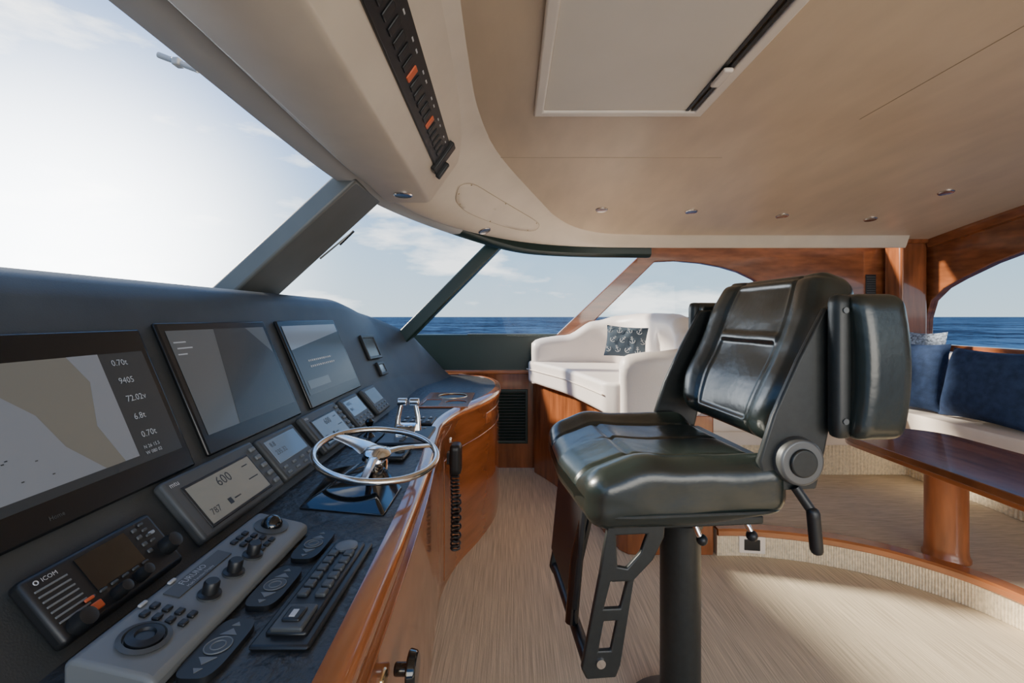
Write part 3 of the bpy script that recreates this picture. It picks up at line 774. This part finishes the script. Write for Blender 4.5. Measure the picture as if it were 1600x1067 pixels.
cushion('patterned_cushion', 'blue and white woven cushion peeking up behind the navy pair', (2.89,3.25,.87), (.35,-.93,0), (.16,.06,.98), .26, .46, .05, pattm)
cushion('patterned_cushion', 'blue and white woven cushion by the right edge of photo', (2.84,2.20,.80), (.0,-1,0), (.20,0,.96), .42, .42, .12, pattm)

t = thing('table', 'low glossy dark-topped table on a round teak pedestal', 'table', (1.95,2.06,.128))
tb = []
x0, x1, y0, y1, r_ = 1.745, 2.30, .7, 2.56, .2
for cx, cy, a0 in ((x1-r_,y1-r_,0),(x0+r_,y1-r_,90),(x0+r_,y0+r_,180),(x1-r_,y0+r_,270)):
    for k in range(9):
        a = math.radians(a0+90*k/8); tb.append((cx+r_*math.cos(a)-1.95, cy+r_*math.sin(a)-2.06))
MB().prism(tb, .425, .455).build('tabletop', wooddk, t, bevel=.008)
MB().prism([(p[0]*.985,p[1]*.985) for p in tb], .405, .426).build('edge_band', wood, t, bevel=.006)
MB().lathe([(.084,0),(.084,.012),(.078,.02),(.075,.05),(.075,.38),(.082,.406)], (-.01,0,.001), n=64).build('pedestal', woodp, t)

# outlet on the riser, louvred vent, wall vent
q = next(i for i, p in enumerate(edge) if p.x > 1.195)
d_ = (edge[q+1]-edge[q-1]).normalized()
t = thing('wall_outlet', 'small square outlet plate set in the woven step riser', 'outlet', frame((edge[q].x+en[q].x*.008, edge[q].y+en[q].y*.008, .019), (d_.x,d_.y,0), (0,0,1)))
MB().box((0,.043,.003),(.125,.085,.006)).build('plate', hatchf, t, bevel=.003)
MB().box((0,.043,.006),(.075,.055,.006)).build('socket', black, t, bevel=.003)
t = thing('air_vent', 'dark louvred air vent in the teak panel under window', 'vent', frame((0.0,3.662,.41), (1,0,0), (0,0,1)))
MB().prism(rect(-.125,.125,-.215,.215), -.0015, .012, [rect(-.105,.105,-.195,.195)]).build('frame', framegr, t, bevel=.004)
MB().box((0,0,.0005),(.21,.39,.003)).build('backing', black, t)
for k in range(16): MB().box((0,-.18+.024*k,.006),(.21,.018,.003), R=Matrix.Rotation(.6,3,'X')).build('slat', framegr, t)
t = thing('air_vent', 'narrow black vent grille on teak wall left of corner post', 'vent', frame((2.80,3.598,1.45), (1,0,0), (0,0,1)))
MB().box((0,0,.002),(.08,.16,.004)).build('frame', black, t, bevel=.002)
for k in range(8): MB().box((0,-.062+.0175*k,.006),(.066,.008,.004)).build('slat', greydk, t)

# ------------------------------------------------------------------ helm chair
CO = Matrix.Translation((.5,1.37,0)) @ Matrix.Rotation(math.radians(5),4,'Z')
ch = thing('helm_chair', 'dark green leather helm chair on a black pedestal with folded armrests', 'chair', CO)
MB().lathe([(.16,0.001),(.16,.012),(.14,.018),(.075,.03),(.058,.05),(.058,.585),(.063,.587),(.063,.600),(.059,.602),(.059,.612),(.066,.614),(.066,.632),(.060,.634),(.060,.642),(.066,.644),(.066,.665),(.062,.68),(.085,.70)], (0,0,0), n=36).build('pedestal', blackmt, ch)
def seatfn(p):
    x, y, z = p
    k = (x+.245)/.49                                  # 0 front, 1 rear
    if z > 0:
        z += .022*sstep(.17,.25,abs(y))-.006
        z -= .030*(1-sstep(.0,.26,k))
        z += .008*math.exp(-((k-.30)/.10)**2)
        for gy in (-.17,.17): z -= .009*math.exp(-((y-gy)/.007)**2)
        z -= .006*math.exp(-((y)/.006)**2)*sstep(.2,.3,k)
        z -= .008*math.exp(-((k-.28)/.016)**2)*(1 if abs(y)<.18 else 0)
        z += .003*noise.noise(Vector((x*12,y*8,2)))
    else:
        z += .02*sstep(.5,1,k)
    x -= .02*(1-abs(y)/.3)**1*(1-sstep(0,.3,k))
    y += .004*noise.noise(Vector((x*10,z*16,5)))*sstep(.25,.3,abs(y))
    return Vector((x,y,z))
MB().rgrid((-.105,0,.775),(.49,.60,.145),.048,(56,90,14),seatfn).build('seat', leather, ch, ang=80)
mb = MB(); ring = []
for k in range(80):
    a = 2*math.pi*k/80; c, s_ = math.cos(a), math.sin(a)
    ring.append((-.105+.247*math.copysign(abs(c)**.28,c), .302*math.copysign(abs(s_)**.28,s_), .742))
mb.tube(ring, .0045, 6, closed=True).build('seat_piping', leather, ch)
MB().box((-.09,0,.692),(.40,.46,.022)).build('seat_frame', blackmt, ch, bevel=.005)
# backrest
tilt = math.atan2(.155,.43)
BM = Matrix.Translation((.245,0,1.09)) @ Matrix.Rotation(tilt,4,'Y')
def backfn(p):
    x, y, z = p
    if x < 0:
        inpan = (1-sstep(.125,.145,abs(y)))
        x -= .014*sstep(.14,.20,abs(y))*(1-.6*sstep(.10,.22,z))
        x -= .016*math.exp(-((z+.13)/.09)**2)
        # sunk centre panels, divided by a cross seam
        up = inpan*sstep(.040,.055,z)*(1-sstep(.185,.20,z)); lo = inpan*(1-sstep(.015,.030,z))*sstep(-.205,-.19,z)
        x += .005*up+.010*lo
        for gy in (-.147,.147): x += .007*math.exp(-((y-gy)/.006)**2)
        x += .006*math.exp(-((z-.215)/.006)**2)
        x += .003*noise.noise(Vector((y*8,z*12,3)))
    else: x += .01*math.cos(y*5)
    y *= 1-.10*sstep(.10,.235,z)-.10*sstep(.08,.235,-z)
    return Vector((x,y,z))
MB().rgrid((0,0,0),(.11,.52,.465),.046,(12,90,90),backfn,BM).build('backrest', leather, ch, ang=80)
for sg in (-1,1):
    yy = sg*.285; sx = 0 if sg < 0 else -.032
    pl = [(.222,1.222),(.27,1.225),(.256,1.04),(.222,.88),(.20,.79),(.07,.79),(.055,.86),(.09,.965),(.155,1.10)]
    br = MB().prism([(x+sx*.6,z) for x, z in pl], yy-.009, yy+.009, (), lambda x, z, y: Vector((x,y,z))).build('back_bracket', blackmt, ch, bevel=.006)
    MB().cyl((.145+sx,yy,.862),(.145+sx,yy+sg*.035,.862),.058,.054,36).build('hinge_knob', greymt if sg < 0 else blackmt, ch, bevel=.006)
    MB().cyl((.145+sx,yy+sg*.035,.862),(.145+sx,yy+sg*.042,.862),.034,.032,36).build('hinge_cap', blackmt, ch, bevel=.003)
    ar = MB().rgrid((.238+sx,yy+sg*.032,1.085),(.045,.040,.335),.016,(6,6,16)).build('armrest_mount', blackmt, ch)
    for zz in (1.215,.96): MB().cyl((.235+sx,yy+sg*.052,zz),(.235+sx,yy+sg*.055,zz),.007,n=16).build('bolt', greymt if sg<0 else black, ar)
    def armfn(p): return Vector((p.x-.012*(p.z/.17)**2+.0, p.y+sg*.012*(1-(p.z/.17)**2), p.z))
    MB().rgrid((.315+sx*1.4,yy+sg*.040,1.085),(.125,.076,.335),.028,(14,14,24),armfn).build('armrest_pad', leather, ch, ang=80)
MB().box((.14,0,.80),(.10,.52,.025)).build('hinge_bar', blackmt, ch, bevel=.005)
# footrest
XZc = lambda x, z, y: Vector((x,y,z))
fp = [(-.292,.70),(-.15,.70),(-.153,.665),(-.18,.612),(-.228,.565),(-.262,.36),(-.272,.335),(-.345,.335),(-.357,.36),(-.312,.585),(-.305,.63)]
holes = [[(-.272,.675),(-.195,.675),(-.212,.63),(-.245,.595),(-.268,.60)],[(-.285,.565),(-.245,.565),(-.262,.50),(-.302,.50)],[(-.302,.47),(-.27,.47),(-.285,.40),(-.315,.40)]]
for yy in (-.235,.215):
    fpo = MB().prism(fp, yy-.007, yy+.007, holes, XZc).build('footrest_side', blackmt, ch, bevel=.004)
    MB().cyl((-.31,yy-.012,.372),(-.31,yy+.012,.372),.011,n=16).build('bolt', chrome, fpo)
MB().box((-.330,.045,.565),(.016,.33,.29), R=Matrix.Rotation(.10,3,'Y')).build('footboard', black, ch, bevel=.006)
MB().cyl((-.335,-.235,.36),(-.335,.215,.36),.016).build('crossbar', blackmt, ch)
MB().tube([(-.30,-.10,.70),(-.335,-.10,.55),(-.35,-.10,.38)], .018, 12).build('gas_strut', blackgl, ch)
# lever and height handles
MB().tube([(.14,-.30,.80),(.165,-.315,.755),(.175,-.32,.74)], .011, 12).build('recline_lever', black, ch)
MB().rgrid((.172,-.322,.705),(.028,.026,.11),.012,10,lambda p: Vector((p.x-.10*p.z,p.y,p.z))).build('lever_grip', black, ch)
for pth in ([(0,-.06,.69),(-.02,-.10,.672),(-.01,-.125,.62),(.0,-.13,.60)], [(.05,-.05,.69),(.09,-.09,.685),(.125,-.13,.64),(.135,-.14,.61)]):
    l = MB().tube(catmull(pth,5), .008, 10).build('height_lever', chrome, ch)
    MB().sphere(pth[-1], .015).build('lever_ball', black, l)

# ------------------------------------------------------------------ world, sun, camera
SUN = Vector((-1.5,.50,.90)).normalized(); GL = Vector((-1.0,1,.14)).normalized()
w = bpy.data.worlds.new('sky'); S.world = w; w.use_nodes = True
nt = w.node_tree; nt.nodes.clear()
out = nn(nt,'ShaderNodeOutputWorld'); bg = nn(nt,'ShaderNodeBackground')
tc = nn(nt,'ShaderNodeTexCoord'); nz = nn(nt,'ShaderNodeVectorMath', operation='NORMALIZE'); nt.links.new(tc.outputs['Generated'], nz.inputs[0])
sp_ = nn(nt,'ShaderNodeSeparateXYZ'); nt.links.new(nz.outputs[0], sp_.inputs[0])
cr = nn(nt,'ShaderNodeValToRGB'); e = cr.color_ramp.elements
e[0].position = 0; e[0].color = (.64,.81,.92,1); e[1].position = 1; e[1].color = (.10,.27,.72,1)
x_ = e.new(.12); x_.color = (.44,.69,.95,1); x_ = e.new(.36); x_.color = (.14,.41,.95,1)
nt.links.new(sp_.outputs['Z'], cr.inputs[0])
mp = nn(nt,'ShaderNodeMapping'); mp.inputs['Scale'].default_value = (2.6,2.6,9); mp.inputs['Location'].default_value = (.3,.1,.2); nt.links.new(nz.outputs[0], mp.inputs[0])
no = nn(nt,'ShaderNodeTexNoise'); no.inputs['Scale'].default_value = 1.2; no.inputs['Detail'].default_value = 8; no.inputs['Roughness'].default_value = .58
nt.links.new(mp.outputs[0], no.inputs['Vector'])
cc = nn(nt,'ShaderNodeValToRGB'); cc.color_ramp.elements[0].position = .54; cc.color_ramp.elements[1].position = .66
cc.color_ramp.elements[0].color = (0,0,0,1); cc.color_ramp.elements[1].color = (.75,.75,.75,1); nt.links.new(no.outputs['Fac'], cc.inputs[0])
mx1 = nn(nt,'ShaderNodeMixRGB'); mx1.inputs[2].default_value = (1.8,1.8,1.76,1)
nt.links.new(cc.outputs[0], mx1.inputs[0]); nt.links.new(cr.outputs[0], mx1.inputs[1])
dt = nn(nt,'ShaderNodeVectorMath', operation='DOT_PRODUCT'); dt.inputs[1].default_value = GL; nt.links.new(nz.outputs[0], dt.inputs[0])
def lobe(lo, p, k):
    mr = nn(nt,'ShaderNodeMapRange'); mr.inputs['From Min'].default_value = lo; mr.inputs['From Max'].default_value = 1.0; nt.links.new(dt.outputs['Value'], mr.inputs[0])
    pw = nn(nt,'ShaderNodeMath', operation='POWER'); pw.inputs[1].default_value = p; nt.links.new(mr.outputs[0], pw.inputs[0])
    ml = nn(nt,'ShaderNodeMath', operation='MULTIPLY'); ml.inputs[1].default_value = k; nt.links.new(pw.outputs[0], ml.inputs[0]); return ml
l1 = lobe(.82, 6.5, 6.5); l2 = lobe(.60, 2.0, .25)
ad = nn(nt,'ShaderNodeMath', operation='ADD'); nt.links.new(l1.outputs[0], ad.inputs[0]); nt.links.new(l2.outputs[0], ad.inputs[1])
mx2 = nn(nt,'ShaderNodeMixRGB', blend_type='ADD'); mx2.inputs[0].default_value = 1
cm = nn(nt,'ShaderNodeCombineXYZ')
for k in range(3): nt.links.new(ad.outputs[0], cm.inputs[k])
nt.links.new(mx1.outputs[0], mx2.inputs[1]); nt.links.new(cm.outputs[0], mx2.inputs[2])
nt.links.new(mx2.outputs[0], bg.inputs[0]); bg.inputs['Strength'].default_value = 1.5
nt.links.new(bg.outputs[0], out.inputs[0])
sl = bpy.data.lights.new('sun','SUN'); sl.energy = 12; sl.angle = math.radians(5); sl.color = (1,.90,.75)
so = bpy.data.objects.new('sun', sl); COL.objects.link(so); so.rotation_euler = (-SUN).to_track_quat('-Z','Y').to_euler(); so.location = SUN*20
al = bpy.data.lights.new('fill_light','AREA'); al.shape = 'RECTANGLE'; al.size = 3.2; al.size_y = 1.4; al.energy = 85; al.color = (1,.92,.79)  # added fill lamp behind the camera, stands in for unseen starboard windows
ao = bpy.data.objects.new('fill_light', al); COL.objects.link(ao); ao.location = (1.8,-2.4,1.15)
ao.rotation_euler = Vector((-.05,1,.10)).to_track_quat('-Z','Y').to_euler()

cam = bpy.data.cameras.new('camera'); cam.sensor_width = 36; cam.lens = 36*F/1600; cam.shift_y = -(533.5-HY)/1600; cam.clip_start = .02; cam.clip_end = 100000
co = bpy.data.objects.new('camera', cam); COL.objects.link(co); co.location = (0,0,CZ); co.rotation_euler = (math.pi/2,0,0)
S.camera = co
